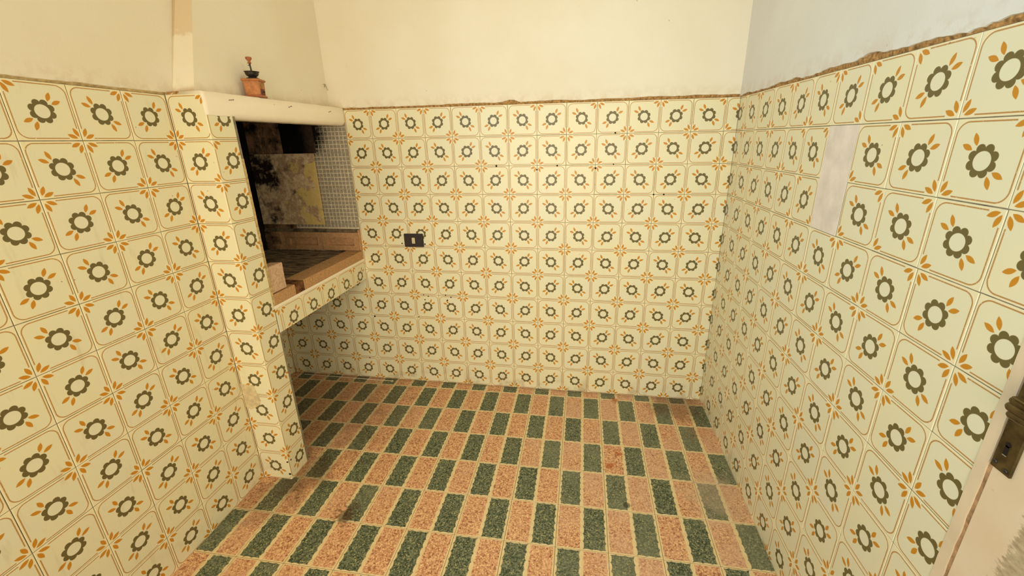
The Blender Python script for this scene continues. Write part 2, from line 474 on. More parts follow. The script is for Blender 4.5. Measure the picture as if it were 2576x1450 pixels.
def mortar_ridge(bm, p0, u, L, z0, z1, n, seed=0., step=.01):
    u = Vector(u); n = Vector(n); k = int(L/step); rows = []
    for i in range(k+1):
        s = L*i/k; p = Vector(p0)+u*s; r_ = []
        for j, (zz, dd) in enumerate(((z0, -.001), (z0+.3*(z1-z0), .0015), (z0+.7*(z1-z0), .001), (z1, -.002))):
            q = noise.noise(Vector((s*70+seed, j*2.3, seed)))
            r_.append(bm.verts.new(p+n*(dd+q*.0022)+Vector((0, 0, zz+(q*.002 if j else 0)))))
        b0 = bm.verts.new(p-n*.006+Vector((0, 0, z1))); b1 = bm.verts.new(p-n*.006+Vector((0, 0, z0)))
        rows.append(r_+[b0, b1])
    m_ = len(rows[0])
    for a, b_ in zip(rows, rows[1:]):
        for j in range(m_): bm.faces.new((a[j], a[(j+1) % m_], b_[(j+1) % m_], b_[j]))
    bm.faces.new(rows[0]); bm.faces.new(rows[-1])
    bmesh.ops.recalc_face_normals(bm, faces=bm.faces)

XR = 2.007; XL = -.143; XA = -.62; CEIL = 2.85; YB = -3.3; TT = 11*S+Z0
BACK = .002                                  # grout face lies 2 mm behind the glaze
# ---------------------------------------------------------------- room shell
bm = bmesh.new(); box(bm, XA-.15, BACK, -.12, XR+.15, .16, CEIL+.1)
wall_back = link('wall_back', mesh_from('wall_back', bm, M_GROUT), kind='structure')
bm = bmesh.new(); box(bm, XR+BACK, -1.545, -.12, XR+.15, BACK, CEIL+.1)
wall_right = link('wall_right', mesh_from('wall_right', bm, M_GROUT), kind='structure')
bm = bmesh.new(); box(bm, XR+BACK, YB-.15, -.12, XR+.15, -2.42, CEIL+.1); box(bm, XR+BACK, -2.42, 2.06, XR+.15, -1.545, CEIL+.1)
link('wall_right_door_side', mesh_from('wall', bm, M_PLASTER), kind='structure')
bm = bmesh.new(); box(bm, XA-.15, YB-.15, -.12, XL-BACK, -.885, CEIL+.1)
wall_left = link('wall_left', mesh_from('wall_left', bm, M_GROUT), kind='structure')
bm = bmesh.new(); box(bm, XA-.15, -.885, -.12, XA-BACK, BACK, CEIL+.1)
wall_alcove = link('wall_alcove', mesh_from('wall_alcove', bm, M_GROUT), kind='structure')
bm = bmesh.new(); box(bm, XL-BACK, YB-.15, -.12, XR+BACK, YB, CEIL+.1)
link('wall_rear', mesh_from('wall_rear', bm, M_PLASTER), kind='structure')
bm = bmesh.new(); box(bm, XA-.15, YB-.15, CEIL, XR+.15, .16, CEIL+.15)
link('ceiling', mesh_from('ceiling', bm, M_PLASTER), kind='structure')

# plaster skins above the tiles with mortar showing under their chipped edges
bm = bmesh.new(); ragged_sheet(bm, (-.10, 0, 0), (1, 0, 0), XR+.10, lambda s: TT+.007+.004*min(1, s/1.2), CEIL, (0, -1, 0), .005, .007, .0045, .012, 1.3,
                               ((1.02, .05, .012), (1.62, .08, -.004)))
link('upper_plaster', mesh_from('upper_plaster', bm, M_PLASTER), wall_back)
bm = bmesh.new(); mortar_ridge(bm, (-.10, 0, 0), (1, 0, 0), XR+.10, TT, TT+.022, (0, -1, 0), 2.)
link('mortar_edge', mesh_from('mortar_edge', bm, M_MORTAR), wall_back)
bm = bmesh.new(); ragged_sheet(bm, (XR, 0, 0), (0, -1, 0), 1.545, lambda s: TT+.006+.003*s/1.5, CEIL, (-1, 0, 0), .005, .007, .0065, .012, 7.7,
                               ((.95, .06, .012), (1.25, .09, -.006), (.55, .04, .006)))
link('upper_plaster', mesh_from('upper_plaster', bm, M_COOL_LIT), wall_right)
bm = bmesh.new(); mortar_ridge(bm, (XR, 0, 0), (0, -1, 0), 1.545, TT, TT+.022, (-1, 0, 0), 5.)
link('mortar_edge', mesh_from('mortar_edge', bm, M_MORTAR), wall_right)
bm = bmesh.new(); ragged_sheet(bm, (XL, YB, 0), (0, 1, 0), -.50-YB, lambda s: TT+.006, CEIL, (1, 0, 0), .004, .004, .003, .012, 3.1)
link('upper_plaster', mesh_from('upper_plaster', bm, M_PLASTER), wall_left)
bm = bmesh.new(); mortar_ridge(bm, (XL, -1.9, 0), (0, 1, 0), 1.9-.84, TT, TT+.014, (1, 0, 0), 9.)
link('mortar_edge', mesh_from('mortar_edge', bm, mat_plain('dull_mortar', (190, 164, 112), .95, 0, 60, .2)), wall_left)

# ---------------------------------------------------------------- tiles on the walls
for r in range(11):                          # back wall
    for i in range(-5, 14):
        if i < 0 and r < 5: continue
        t = 'A' if (i+r) % 2 else 'B'
        if (i, r) == (13, 0): t = 'B'
        if (i, r) == (2, 4): t = 'A'
        c0, c1 = (.87, 1.) if i == -5 else ((0., .38) if i == 13 else (0., 1.))
        wall_tile(wall_back, (0, 0, 0), (1, 0, 0), i, r, t, c0, c1+(.004 if i == 13 else 0))
OVR = {(6, 0): 'A', (4, 1): 'B', (6, 1): 'B', (7, 1): 'A', (8, 1): 'B', (4, 2): 'A', (7, 2): 'B'}
K0 = .0830
JS = {1: (11, 10, 8, 12, 0, -10, -17, -16, -9, -4, 0), 2: (9, 7, 12, 6, -5, -14, -21, -13, -6, -2, 0), 3: (3, 3, 2, 0, -3, -8, -13, -8, -3, 0, 0), 4: (0, 0, 0, 0, -1, -2, -3, -2, -1, 0, 0)}
def joint_shift(k, r):                       # the joints wander beside the patched gap
    g_ = lambda j: JS.get(max(1, j), (0,)*11)[k]*.001
    return (g_(r)+g_(r+1))/2
for r in range(11):                          # right wall, columns counted from the corner
    for k in range(-1, 10):
        if k == 5 and r in (1, 2): continue
        t = OVR.get((k, r), 'B' if (k+r) % 2 == 0 else 'A')
        if k == -1:
            wall_tile(wall_right, (XR, -K0, 0), (0, -1, 0), k, r, t, 1-(K0+joint_shift(0, r))/S-.004, 1, dx=joint_shift(0, r)); continue
        a, b_ = joint_shift(k, r), joint_shift(k+1, r)
        wall_tile(wall_right, (XR, -K0, 0), (0, -1, 0), k, r, t, 0, .66 if k == 9 else 1, dx=(a+b_)/2 if k < 9 else a, su=1+(b_-a)/S if k < 9 else 1)
# filler where two tiles are missing
bm = bmesh.new()
yy0, yy1 = -(K0+5*S+joint_shift(5, 1))-.0005, -(K0+6*S+joint_shift(6, 1))+.0005
box(bm, XR-.0006, yy1+.0005, (11-3)*S+Z0+.0008, XR+.0018, yy0, (11-1)*S+Z0-.0008)
bmesh.ops.subdivide_edges(bm, edges=bm.edges[:], cuts=6, use_grid_fill=True)
for v in bm.verts:
    if v.co.x < XR: v.co.x += noise.noise(v.co*22)*.0008
link('filler_patch', mesh_from('filler_patch', bm, M_WPATCH), wall_right)
for r in range(11):                          # left wall, columns counted towards the camera from the fireplace
    for m_ in range(0, 7):
        t = 'A' if (m_+r) % 2 == 0 else 'B'
        wall_tile(wall_left, (XL, -.891, 0), (0, 1, 0), -1-m_, r, t)
for r in range(5, 11):                       # alcove side under the hearth
    wall_tile(wall_alcove, (XA, 0, 0), (0, 1, 0), -1, r, 'A' if r % 2 else 'B')
def pivot(ob, p, a): ob.matrix_basis = Matrix.Translation(p) @ Matrix.Rotation(a, 4, 'Z') @ Matrix.Translation(-Vector(p))
pivot(wall_right, (XR, 0, 0), .0052)
pivot(wall_left, (XL, -.891, 0), .01844)
# nail and screw holes, dark chips
def disc(bm, c, n, rad, seg=9, dep=.0012, seed=0):
    n = Vector(n); u = n.cross(Vector((0, 0, 1))).normalized(); v = n.cross(u)
    ring = []; ring2 = []
    for k in range(seg):
        t = 2*math.pi*k/seg; rr = rad*(1+.28*noise.noise(Vector((k*1.7, seed, 0))))
        p = Vector(c)+u*math.cos(t)*rr+v*math.sin(t)*rr
        ring.append(bm.verts.new(p+n*.0009)); ring2.append(bm.verts.new(p-n*dep))
    bm.faces.new(ring); bm.faces.new(ring2)
    for k in range(seg): bm.faces.new((ring[k], ring2[k], ring2[(k+1) % seg], ring[(k+1) % seg]))
    bmesh.ops.recalc_face_normals(bm, faces=bm.faces)
for i, (x, z, r_) in enumerate(((.832, 1.346, .0055), (1.442, 1.499, .0045), (1.155, 1.345, .0045), (1.049, 1.325, .0042), (1.441, 1.348, .0035), (1.351, 1.33, .0052), (1.65, 1.196, .0042), (1.70, 1.196, .0042),
        (.019, .44, .006), (.311, .45, .004), (.356, .597, .0035), (.385, .589, .004), (.362, .566, .004), (.494, .599, .004), (.527, .588, .004), (.504, .568, .0045), (-.056, .142, .004), (-.055, .485, .005), (.254, .914, .0042), (.394, .912, .0046))):
    bm = bmesh.new(); disc(bm, (x, 0, z), (0, -1, 0), r_, 9, .0012, i)
    link('drill_hole', mesh_from('drill_hole', bm, M_HOLE), wall_back)

# ---------------------------------------------------------------- floor
bm = bmesh.new(); box(bm, XA-.15, YB-.15, -.15, XR+.15, .16, -.0016)
floor = link('floor', mesh_from('floor', bm, M_FGROUT), kind='structure')
F = .1987; FU, FV, FA = 1.0277, -.2687, .00777
ca, sa = math.cos(FA), math.sin(FA)
for v in range(-2, 9):
    for u in range(-9, 6):
        cu, cv = (u+.5)*F, -(v+.5)*F
        # cut tiles at the walls
        lx0, lx1, ly0, ly1 = -.5, .5, -.5, .5
        wx, wy = FU+ca*cu-sa*cv, FV+sa*cu+ca*cv
        if wy+F/2 > -.001: ly1 = (-.001-wy)/F
        if wx+F/2 > XR+.006: lx1 = (XR+.006-wx)/F
        leftlim = XA if wy > -.80 else XL
        if wx-F/2 < leftlim+.002: lx0 = (leftlim+.002-wx)/F
        if lx1-lx0 < .03 or ly1-ly0 < .03: continue
        turn = (v % 2 == 1)
        if turn: lx0, lx1, ly0, ly1 = -lx1, -lx0, -ly1, -ly0
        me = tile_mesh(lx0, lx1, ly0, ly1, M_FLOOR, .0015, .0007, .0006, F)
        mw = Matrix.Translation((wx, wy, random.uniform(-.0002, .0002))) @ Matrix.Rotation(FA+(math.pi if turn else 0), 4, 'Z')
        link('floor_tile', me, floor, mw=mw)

# ---------------------------------------------------------------- fireplace
fire = link('fireplace', None, label='tiled built-in fireplace with raised hearth, plaster lintel and hood in the left corner', cat='fireplace')
def fpart(name, bm, mat, smooth=False, label=None, kind=None):
    return link(name, mesh_from(name, bm, mat, smooth), fire, label=label, kind=kind)
YE, YC = -.891, -.774                        # outer and inner edge of the pillar
bm = bmesh.new(); box(bm, XL-.002, YE+BACK, 0, -BACK, YC+.012, TT-.001)
pillar = fpart('pillar', bm, M_GROUT)
for r in range(11):
    tb = 'B' if r % 2 == 0 else 'A'
    # face towards the camera
    wall_tile(pillar, (XL, YE, 0), (1, 0, 0), 0, r, tb, 0, .953)
    tc = 'A' if (r % 2 == 0 or r == 1) else 'B'
    if r == 0: wall_tile(pillar, (0, YE, 0), (0, 1, 0), 0, r, tc, 0, (YC-YE)/S, 0, .555)
    else: wall_tile(pillar, (0, YE, 0), (0, 1, 0), 0, r, tc, 0, (YC-YE)/S)
for ob in pillar.children: ob.matrix_parent_inverse = Matrix()
# tile band under the hearth
BT = .802
bm = bmesh.new(); box(bm, -.09, YC+.012, .69, -BACK, 0, .818)
band = fpart('hearth_beam', bm, M_GROUT)
for k, t in enumerate('ABABA'):
    wall_tile(band, (0, -.743, 0), (0, 1, 0), k, 0, t, 0, 1 if k < 4 else .95, .253, 1, vtop=BT)
wall_tile(band, (0, -.743, 0), (0, 1, 0), -1, 0, 'B', .82, 1, .253, 1, vtop=BT)
bm = bmesh.new(); box(bm, -.005, YC+.001, .8025, .0008, -.0005, .8165); bmesh.ops.subdivide_edges(bm, edges=bm.edges[:], cuts=8, use_grid_fill=True)
for v in bm.verts: v.co.x += noise.noise(v.co*60)*.0012; v.co.z += noise.noise(v.co*40)*.001
fpart('plaster_fillet', bm, M_SMOOTH)
bm = bmesh.new(); box(bm, XA, YC-.09, .70, -.09, 0, .815)
fpart('hearth_slab', bm, M_GROUT)
bm = bmesh.new(); box(bm, XA+.02, YC-.09, 0, XA+.1, YC-.08, .70)
# orange brick course along the front edge of the hearth
js = [-.762, -.622, -.560, -.381, -.265, -.147, -.001]
for a, b_, mt in zip(js, js[1:], (M_BRICK, M_SBRICK, M_BRICK, M_BRICK, M_BRICK, M_BRICK)):
    bm = bmesh.new(); box(bm, -.10, a+.001, .8168, .0 , b_-.001, .866+random.uniform(-.001, .001), 0, .0015)
    link('edge_brick', mesh_from('edge_brick', bm, mt if mt is M_BRICK else mat_soot('burnt_spot', (150, 100, 62), (28, 18, 12), .40, 30)), fire,
         label='brick with a burnt black spot' if mt is not M_BRICK else None)
# sooty firebricks of the hearth bed
yv = YC+.012
row = 0
while yv < -.01:
    w = random.uniform(.052, .062); xv = XA+random.uniform(-.12, 0)
    while xv < -.102:
        L = random.uniform(.19, .25); x0, x1 = max(xv, XA+.001), min(xv+L, -.102)
        if x1-x0 > .02:
            bm = bmesh.new(); box(bm, x0+.002, yv+.002, .816, x1-.002, min(yv+w, -.008)-.002, .862+random.uniform(-.004, .003), 0, .003)
            bmesh.ops.subdivide_edges(bm, edges=bm.edges[:], cuts=1)
            for v in bm.verts: v.co += Vector((0, noise.noise(v.co*30)*.003, noise.noise(v.co*40)*.003))
            link('hearth_brick', mesh_from('hearth_brick', bm, M_HEARTH), fire)
        xv += L
    yv += w; row += 1
bm = bmesh.new()                             # thin ragged bed of ash ridges between the bricks
nx, ny = 64, 84
g = [[bm.verts.new((XA+.002+(-.004-XA)*i/nx, -.755+.748*j/ny, .8635+.0045*noise.noise(Vector((i*.18, j*1.1, 0)))+.003*noise.noise(Vector((i*.9, j*.8, 3))))) for j in range(ny+1)] for i in range(nx+1)]
for i in range(nx):
    for j in range(ny): bm.faces.new((g[i][j], g[i+1][j], g[i+1][j+1], g[i][j+1]))
bmesh.ops.recalc_face_normals(bm, faces=bm.faces)
fpart('ash_bed', bm, M_HEARTH, kind='stuff')
# low row of stamped bricks along the back
for k, (a, b_) in enumerate(((-.243, -.010), (-.487, -.246), (-.619, -.490))):
    bm = bmesh.new(); yf, zz0, zz1 = -.016, .868, .976
    x0, x1 = a, b_; m1, m2 = .028, .030
    if k == 2: x1, x0 = b_, a
    # frame of the frog, sunk panel
    ix0, ix1, iz0, iz1 = x0+m1, x1-m1, zz0+m2, zz1-m2
    def V(x, y, z): return bm.verts.new((x, y+noise.noise(Vector((x*20, z*20, k)))*.0015, z))
    o_ = [V(x0, yf, zz0), V(x1, yf, zz0), V(x1, yf, zz1), V(x0, yf, zz1)]
    i_ = [V(ix0, yf, iz0), V(ix1, yf, iz0), V(ix1, yf, iz1), V(ix0, yf, iz1)]
    d_ = [V(ix0+.003, yf+.013, iz0+.003), V(ix1-.003, yf+.013, iz0+.003), V(ix1-.003, yf+.013, iz1-.003), V(ix0+.003, yf+.013, iz1-.003)]
    bk = [bm.verts.new((x, .0022, z)) for x, z in ((x0, zz0), (x1, zz0), (x1, zz1), (x0, zz1))]
    for p, q in ((bk, o_), (o_, i_), (i_, d_)):
        for i in range(4): bm.faces.new((p[i], p[(i+1) % 4], q[(i+1) % 4], q[i]))
    bm.faces.new(d_)
    bmesh.ops.recalc_face_normals(bm, faces=bm.faces)
    sb = link('stamped_brick', mesh_from('stamped_brick', bm, M_SBRICK), fire)
    if k < 2:
        cu = bpy.data.curves.new('stamp', 'FONT'); cu.body = '*S.N.TILEA*' if k == 0 else ''
        cu.size = .036; cu.extrude = .0008; cu.align_x = 'CENTER'; cu.align_y = 'CENTER'; cu.offset = .0006
        if cu.body:
            tmp = bpy.data.objects.new('stamp', cu); COL.objects.link(tmp)
            me = bpy.data.meshes.new_from_object(tmp); bpy.data.objects.remove(tmp)
            me.materials.clear(); me.materials.append(M_SBRICK)
            t_ = link('stamped_letters', me, sb)
            t_.matrix_basis = Matrix.Translation(((ix0+ix1)/2+.008, yf+.0126, (iz0+iz1)/2+.002)) @ Matrix.Rotation(math.pi/2, 4, 'X') @ Matrix.Scale(.82, 4, (1, 0, 0))
bm = bmesh.new(); box(bm, -.0092, -.0155, .868, .0, .0022, .992, 0, .001)
fpart('mortar_edge', bm, M_BRICK)
bm = bmesh.new(); prism(bm, [(XA, -.016, .977), (XA, .0022, .977), (XA, .0022, .996), (XA, .0005, .996)], (1, 0, 0), .61)
bmesh.ops.recalc_face_normals(bm, faces=bm.faces)
fpart('mortar_bevel', bm, mat_soot('dirty_mortar', (130, 112, 86), (30, 24, 20), .48, 18))
# mosaic-pattern tiles behind the hearth: each tile carries nine by nine raised squares
def mosaic(x0, x1, z0, z1, k):
    bm = bmesh.new(); box(bm, x0+.0012, -.0002, z0+.0012, x1-.0012, .0021, z1-.0012)
    t_ = link('mosaic_tile', mesh_from('mosaic_tile', bm, M_MOSB), fire)
    bm = bmesh.new(); st = .2/9
    i = 0
    xx = x1
    while xx-st > x0-.002:
        z_ = z1; 
        while z_-st > z0-.002:
            jx = [random.uniform(-.0011, .0011) for _ in range(8)]
            a, b_, c, d = xx-st+.0022, xx-.0022, z_-st+.0022, z_-.0022
            o_ = [bm.verts.new(p) for p in ((a+jx[0], -.0002, c+jx[1]), (b_+jx[2], -.0002, c+jx[3]), (b_+jx[4], -.0002, d+jx[5]), (a+jx[6], -.0002, d+jx[7]))]
            q = [bm.verts.new((v.co.x*.94+.06*(a+b_)/2, -.0012, v.co.z*.94+.06*(c+d)/2)) for v in o_]
            for n_ in range(4): bm.faces.new((o_[n_], o_[(n_+1) % 4], q[(n_+1) % 4], q[n_]))
            bm.faces.new(q)
            z_ -= st
        xx -= st
    if len(bm.faces):
        bmesh.ops.recalc_face_normals(bm, faces=bm.faces)
        link('raised_squares', mesh_from('raised_squares', bm, M_MOSS), t_, kind='stuff')
    else: bm.free()
for (x0, x1) in ((-.201, -.001), (-.401, -.201), (-.60, -.401)):
    for k, (z0, z1) in enumerate(((1.427, 1.627), (1.226, 1.427), (1.026, 1.226), (.995, 1.026))):
        if x0 < -.5 and k < 3: continue
        if x0 < -.3 and k in (0,): continue
        mosaic(x0, x1, z0, z1, k)
# inside of the chimney: scorched render, black flue
bm = bmesh.new()
nx, nz = 40, 70
def hz(x, z):
    v_ = .006*noise.noise(Vector((x*16, z*16, 1)))+.003*noise.noise(Vector((x*60, z*60, 4)))
    return -.004-abs(v_) if not (-.53 < x+.02*noise.noise(Vector((0, z*20, 2))) < -.505 and z > 1.43) else -.0005
g = [[None]*(nz+1) for _ in range(nx+1)]
for i in range(nx+1):
    for j in range(nz+1):
        x = XA+.001+(-.402-XA)*i/nx; z = .995+(1.95-.995)*j/nz
        g[i][j] = bm.verts.new((x, hz(x, z), z))
for i in range(nx):
    for j in range(nz): bm.faces.new((g[i][j], g[i+1][j], g[i+1][j+1], g[i][j+1]))
bmesh.ops.recalc_face_normals(bm, faces=bm.faces)
fpart('scorched_render', bm, M_RECESS)
bm = bmesh.new(); box(bm, -.402, -.003, 1.427, -.201, .002, 1.95)
fpart('flue_back', bm, mat_soot('flue_soot', (70, 54, 40), (4, 3, 3), .30, 8, None, lambda X, Y, Z: ramp(X, -.2, -.3, 0, .3)))
bm = bmesh.new(); box(bm, XA-BACK, YC-.12, .816, XA+.0015, -.002, 1.95)
fpart('flue_side', bm, M_BLACK)
bm = bmesh.new(); box(bm, XA, YC-.0, .816, XL-.004, YC+.012, 1.95)
fpart('flue_front', bm, M_BLACK)
# soot-blackened inner edge and mortar bead on the pillar
bm = bmesh.new(); box(bm, -.012, YC, .8175, -.0003, YC+.0115, 1.426); bmesh.ops.subdivide_edges(bm, edges=[e for e in bm.edges if abs(e.verts[0].co.z-e.verts[1].co.z) > .1], cuts=50)
for v in bm.verts: v.co.y += noise.noise(v.co*50)*.0018
fpart('mortar_bead', bm, mat_plain('pillar_edge_mortar', (206, 176, 120), .95, 0, 80, .2, .6, .002))
# lintel
bm = bmesh.new()
k = 60; rows = []
for i in range(k+1):
    y = YE+.0005+(-YE-.001)*i/k; zt = TT+.010+noise.noise(Vector((y*14, 0, 0)))*.0018
    zb = (1.583 if y > YC-.004 else 1.577)+noise.noise(Vector((y*22, 5, 0)))*.0018
    w = noise.noise(Vector((y*9, 2, 0)))*.0012
    if y > YC: prof = [(-.085, zt), (-.004, zt), (.0028+w, zt-.003), (.0035+w, (zt+zb)/2), (.003+w, zb+.006), (.0, zb-.001), (-.006, zb-.010), (-.016, zb-.0155), (-.030, zb-.016), (-.085, zb-.016)]
    else: prof = [(-.085, zt), (-.004, zt), (.0022+w, zt-.003), (.0028+w, (zt+zb)/2), (.0024+w, zb+.004), (.0018, zb+.002), (.0010, zb), (-.0030, zb), (-.0050, zb), (-.085, zb)]
    rows.append([bm.verts.new((x, y, z)) for x, z in prof])
n_ = len(rows[0])
for a, b_ in zip(rows, rows[1:]):
    for j in range(n_): bm.faces.new((a[j], a[(j+1) % n_], b_[(j+1) % n_], b_[j]))
bm.faces.new(rows[0]); bm.faces.new(rows[-1])
bmesh.ops.recalc_face_normals(bm, faces=bm.faces)
fpart('lintel', bm, M_SMOOTH, True)
# hood tapering up to the ceiling, with a stained side
XH = -.075
def hy(z, x): return (-.835 if x > -.1 else -.858)+(z-1.667)*(.263 if x > -.1 else .300)
za, zb = TT+.002, CEIL
bm = bmesh.new()
f = [bm.verts.new(p) for p in ((XH, hy(za, 0), za), (XH, 0, za), (XH, 0, zb), (XH, hy(zb, 0), zb))]
h2 = [bm.verts.new(p) for p in ((XH-.04, hy(za, 0), za), (XH-.04, 0, za), (XH-.04, 0, zb), (XH-.04, hy(zb, 0), zb))]
bm.faces.new(f); bm.faces.new(h2[::-1])
for i in range(4): bm.faces.new((f[i], h2[i], h2[(i+1) % 4], f[(i+1) % 4]))
bmesh.ops.recalc_face_normals(bm, faces=bm.faces)
hood = fpart('hood', bm, M_PLASTER)
bm = bmesh.new()
a = [bm.verts.new(p) for p in ((XL+.0035, hy(za, -1), za), (XH, hy(za, 0)-.0005, za), (XH, hy(zb, 0)-.0005, zb), (XL+.0035, hy(zb, -1), zb))]
b2 = [bm.verts.new(p.co+Vector((-.006 if p.co.x > -.1 else 0, .02, 0))) for p in a]
bm.faces.new(a); bm.faces.new(b2[::-1])
for i in range(4): bm.faces.new((a[i], b2[i], b2[(i+1) % 4], a[(i+1) % 4]))
bmesh.ops.recalc_face_normals(bm, faces=bm.faces)
fpart('hood_side', bm, M_STRIP, label='side of the hood with a tan stain')
bm = bmesh.new(); mortar_ridge(bm, (XL+.004, YE+.004, TT-.002), (1, 0, 0), .10, 0, .012, (0, -1, 0), 12.)
fpart('broken_mortar', bm, M_MORTAR)
bm = bmesh.new(); box(bm, XL-.003, YE+.003, TT-.002, -.085, -.80, TT+.006)
fpart('pillar_top', bm, M_PATCH)
# mortar patch on the pillar face
bm = bmesh.new(); pts = [(-.1425, .498), (-.105, .495), (-.078, .491), (-.071, .455), (-.062, .419), (-.072, .397), (-.099, .380), (-.118, .372), (-.1425, .380)]
prism(bm, [(x, YE-.0012, z) for x, z in pts], (0, 1, 0), .0016)
bmesh.ops.recalc_face_normals(bm, faces=bm.faces)
fpart('mortar_patch', bm, M_PATCH)
for i, (p, n__, r_) in enumerate((((-.003, YE-.0002, .098), (0, -1, 0), .0042), ((-.004, YE-.0002, .030), (0, -1, 0), .0055), ((.0002, -.872, .095), (1, 0, 0), .004))):
    bm = bmesh.new(); disc(bm, p, n__, r_, 9, .0012, i+40); fpart('chip', bm, M_HOLE)

# ---------------------------------------------------------------- loose things in the fireplace
def blob_box(x0, y0, z0, x1, y1, z1, mat, amp=.002, cuts=4, bevel=.003):
    bm = bmesh.new(); box(bm, x0, y0, z0, x1, y1, z1, 0, bevel)
    bmesh.ops.subdivide_edges(bm, edges=bm.edges[:], cuts=cuts, use_grid_fill=True)
    for v in bm.verts: v.co += Vector((noise.noise(v.co*25), noise.noise(v.co*25+Vector((9, 0, 0))), noise.noise(v.co*25+Vector((0, 9, 0)))))*amp
    return bm
bm = blob_box(-.062, -.760, .868, -.0045, -.668, .984, M_PBRICK)
link('upright_brick', mesh_from('upright_brick', bm, M_PBRICK), label='pale pink brick standing upright at the left end of the sooty hearth', cat='brick')
bm = bmesh.new()
nx, nz = 34, 34; fr_ = []
x0, x1, z0, z1 = -.603, -.205, 1.0245, 1.4255
for i in range(nx+1):
    fr_.append([bm.verts.new((x0+(x1-x0)*i/nx, -.027+.0016*noise.noise(Vector((i*.35, j*.35, 0)))+.0009*noise.noise(Vector((i*1.1, j*1.1, 5))), z0+(z1-z0)*j/nz)) for j in range(nz+1)])
for i in range(nx):
    for j in range(nz): bm.faces.new((fr_[i][j], fr_[i+1][j], fr_[i+1][j+1], fr_[i][j+1]))
edge = [fr_[i][0] for i in range(nx+1)]+[fr_[nx][j] for j in range(1, nz+1)]+[fr_[i][nz] for i in range(nx-1, -1, -1)]+[fr_[0][j] for j in range(nz-1, 0, -1)]
bk = [bm.verts.new((v.co.x, -.0155, v.co.z)) for v in edge]
for i in range(len(edge)): bm.faces.new((edge[i], bk[i], bk[(i+1) % len(bk)], edge[(i+1) % len(edge)]))
bm.faces.new(bk[::-1]); bmesh.ops.recalc_face_normals(bm, faces=bm.faces)
link('fire_board', mesh_from('fire_board', bm, M_BOARD), label='square scorched board with peeling yellow surface against the fireplace back', cat='board')

# ---------------------------------------------------------------- coffee grinder on the ledge
ZL = TT+.0115
gr = link('coffee_grinder', None, label='small wooden coffee grinder with iron bowl and crank on the fireplace ledge', cat='grinder')
gr.matrix_basis = Matrix.Translation((-.030, -.592, ZL)) @ Matrix.Rotation(math.radians(18.7), 4, 'Z')   # local +x = drawer side, -y = side towards the camera
def gpart(name, bm, mat, smooth=False, label=None, parent=None): return link(name, mesh_from(name, bm, mat, smooth), parent or gr, label=label)
bm = bmesh.new(); box(bm, -.0325, -.0325, 0, .0325, .0325, .0085, 0, .0025); gpart('base_plate', bm, M_KNOB)
bm = bmesh.new(); vs = box(bm, -.027, -.027, .0085, .027, .027, .060)
for v in bm.verts:
    if v.co.z > .05: v.co.x *= 1.07; v.co.y *= 1.07
gpart('body', bm, M_WOOD)
bm = bmesh.new(); box(bm, -.0345, -.0345, .060, .0345, .0345, .0685, 0, .003); gpart('top_plate', bm, M_WOOD)
bm = bmesh.new(); vs = box(bm, .0265, -.0185, .011, .0285, .0185, .033, 0, .0006); dr = gpart('drawer', bm, M_DRAWER)
bm = bmesh.new(); lathe(bm, [(.0015, .0285), (.0015, .032), (.003, .033), (.003, .035), (.001, .036)], 8, 'X', (0, 0, .022)); gpart('drawer_knob', bm, M_IRON, True, parent=dr)
bm = bmesh.new(); prism(bm, [(.0279, 0, .036), (.0281, .015, .046), (.0285, 0, .057), (.0281, -.015, .046)], (1, 0, 0), .0012); bmesh.ops.recalc_face_normals(bm, faces=bm.faces); gpart('badge', bm, M_BADGE)
bm = bmesh.new(); lathe(bm, [(.027, .0685), (.0255, .071), (.019, .0745), (.014, .0765), (.013, .0785)], 24); gpart('dome', bm, M_IRON, True)
bm = bmesh.new(); lathe(bm, [(.011, .0775), (.0155, .0783), (.0212, .0825), (.0242, .089), (.0250, .0945), (.0278, .0957), (.0278, .0968), (.0246, .0968), (.0230, .089), (.019, .084), (.009, .082)], 28); gpart('bowl', bm, M_IRON, True)
bm = bmesh.new(); tube(bm, [(0, 0, .080), (0, 0, .096), (-.0003, 0, .106), (-.0008, 0, .117), (-.001, 0, .127)], [.0025, .0027, .0032, .003, .0026]); cr = gpart('crank', bm, M_IRON, True)
bm = bmesh.new(); lathe(bm, [(.0075, .0985), (.0082, .0995), (.004, .101)], 14); gpart('wing_nut', bm, M_IRON, parent=cr)
bm = bmesh.new(); lathe(bm, [(.0015, 0), (.0015, .005), (.003, .006), (.003, .008)], 8, 'X', (-.008, 0, .120)); gpart('screw', bm, M_IRON, parent=cr)
bm = bmesh.new(); lathe(bm, [(.0032, .125), (.0070, .1265), (.0072, .1285), (.0048, .132), (.0050, .135), (.0100, .1415), (.0118, .145), (.0107, .1485), (.006, .1503), (.001, .1508)], 20, 'Z', (-.0015, 0, 0)); gpart('knob', bm, M_KNOB, True)

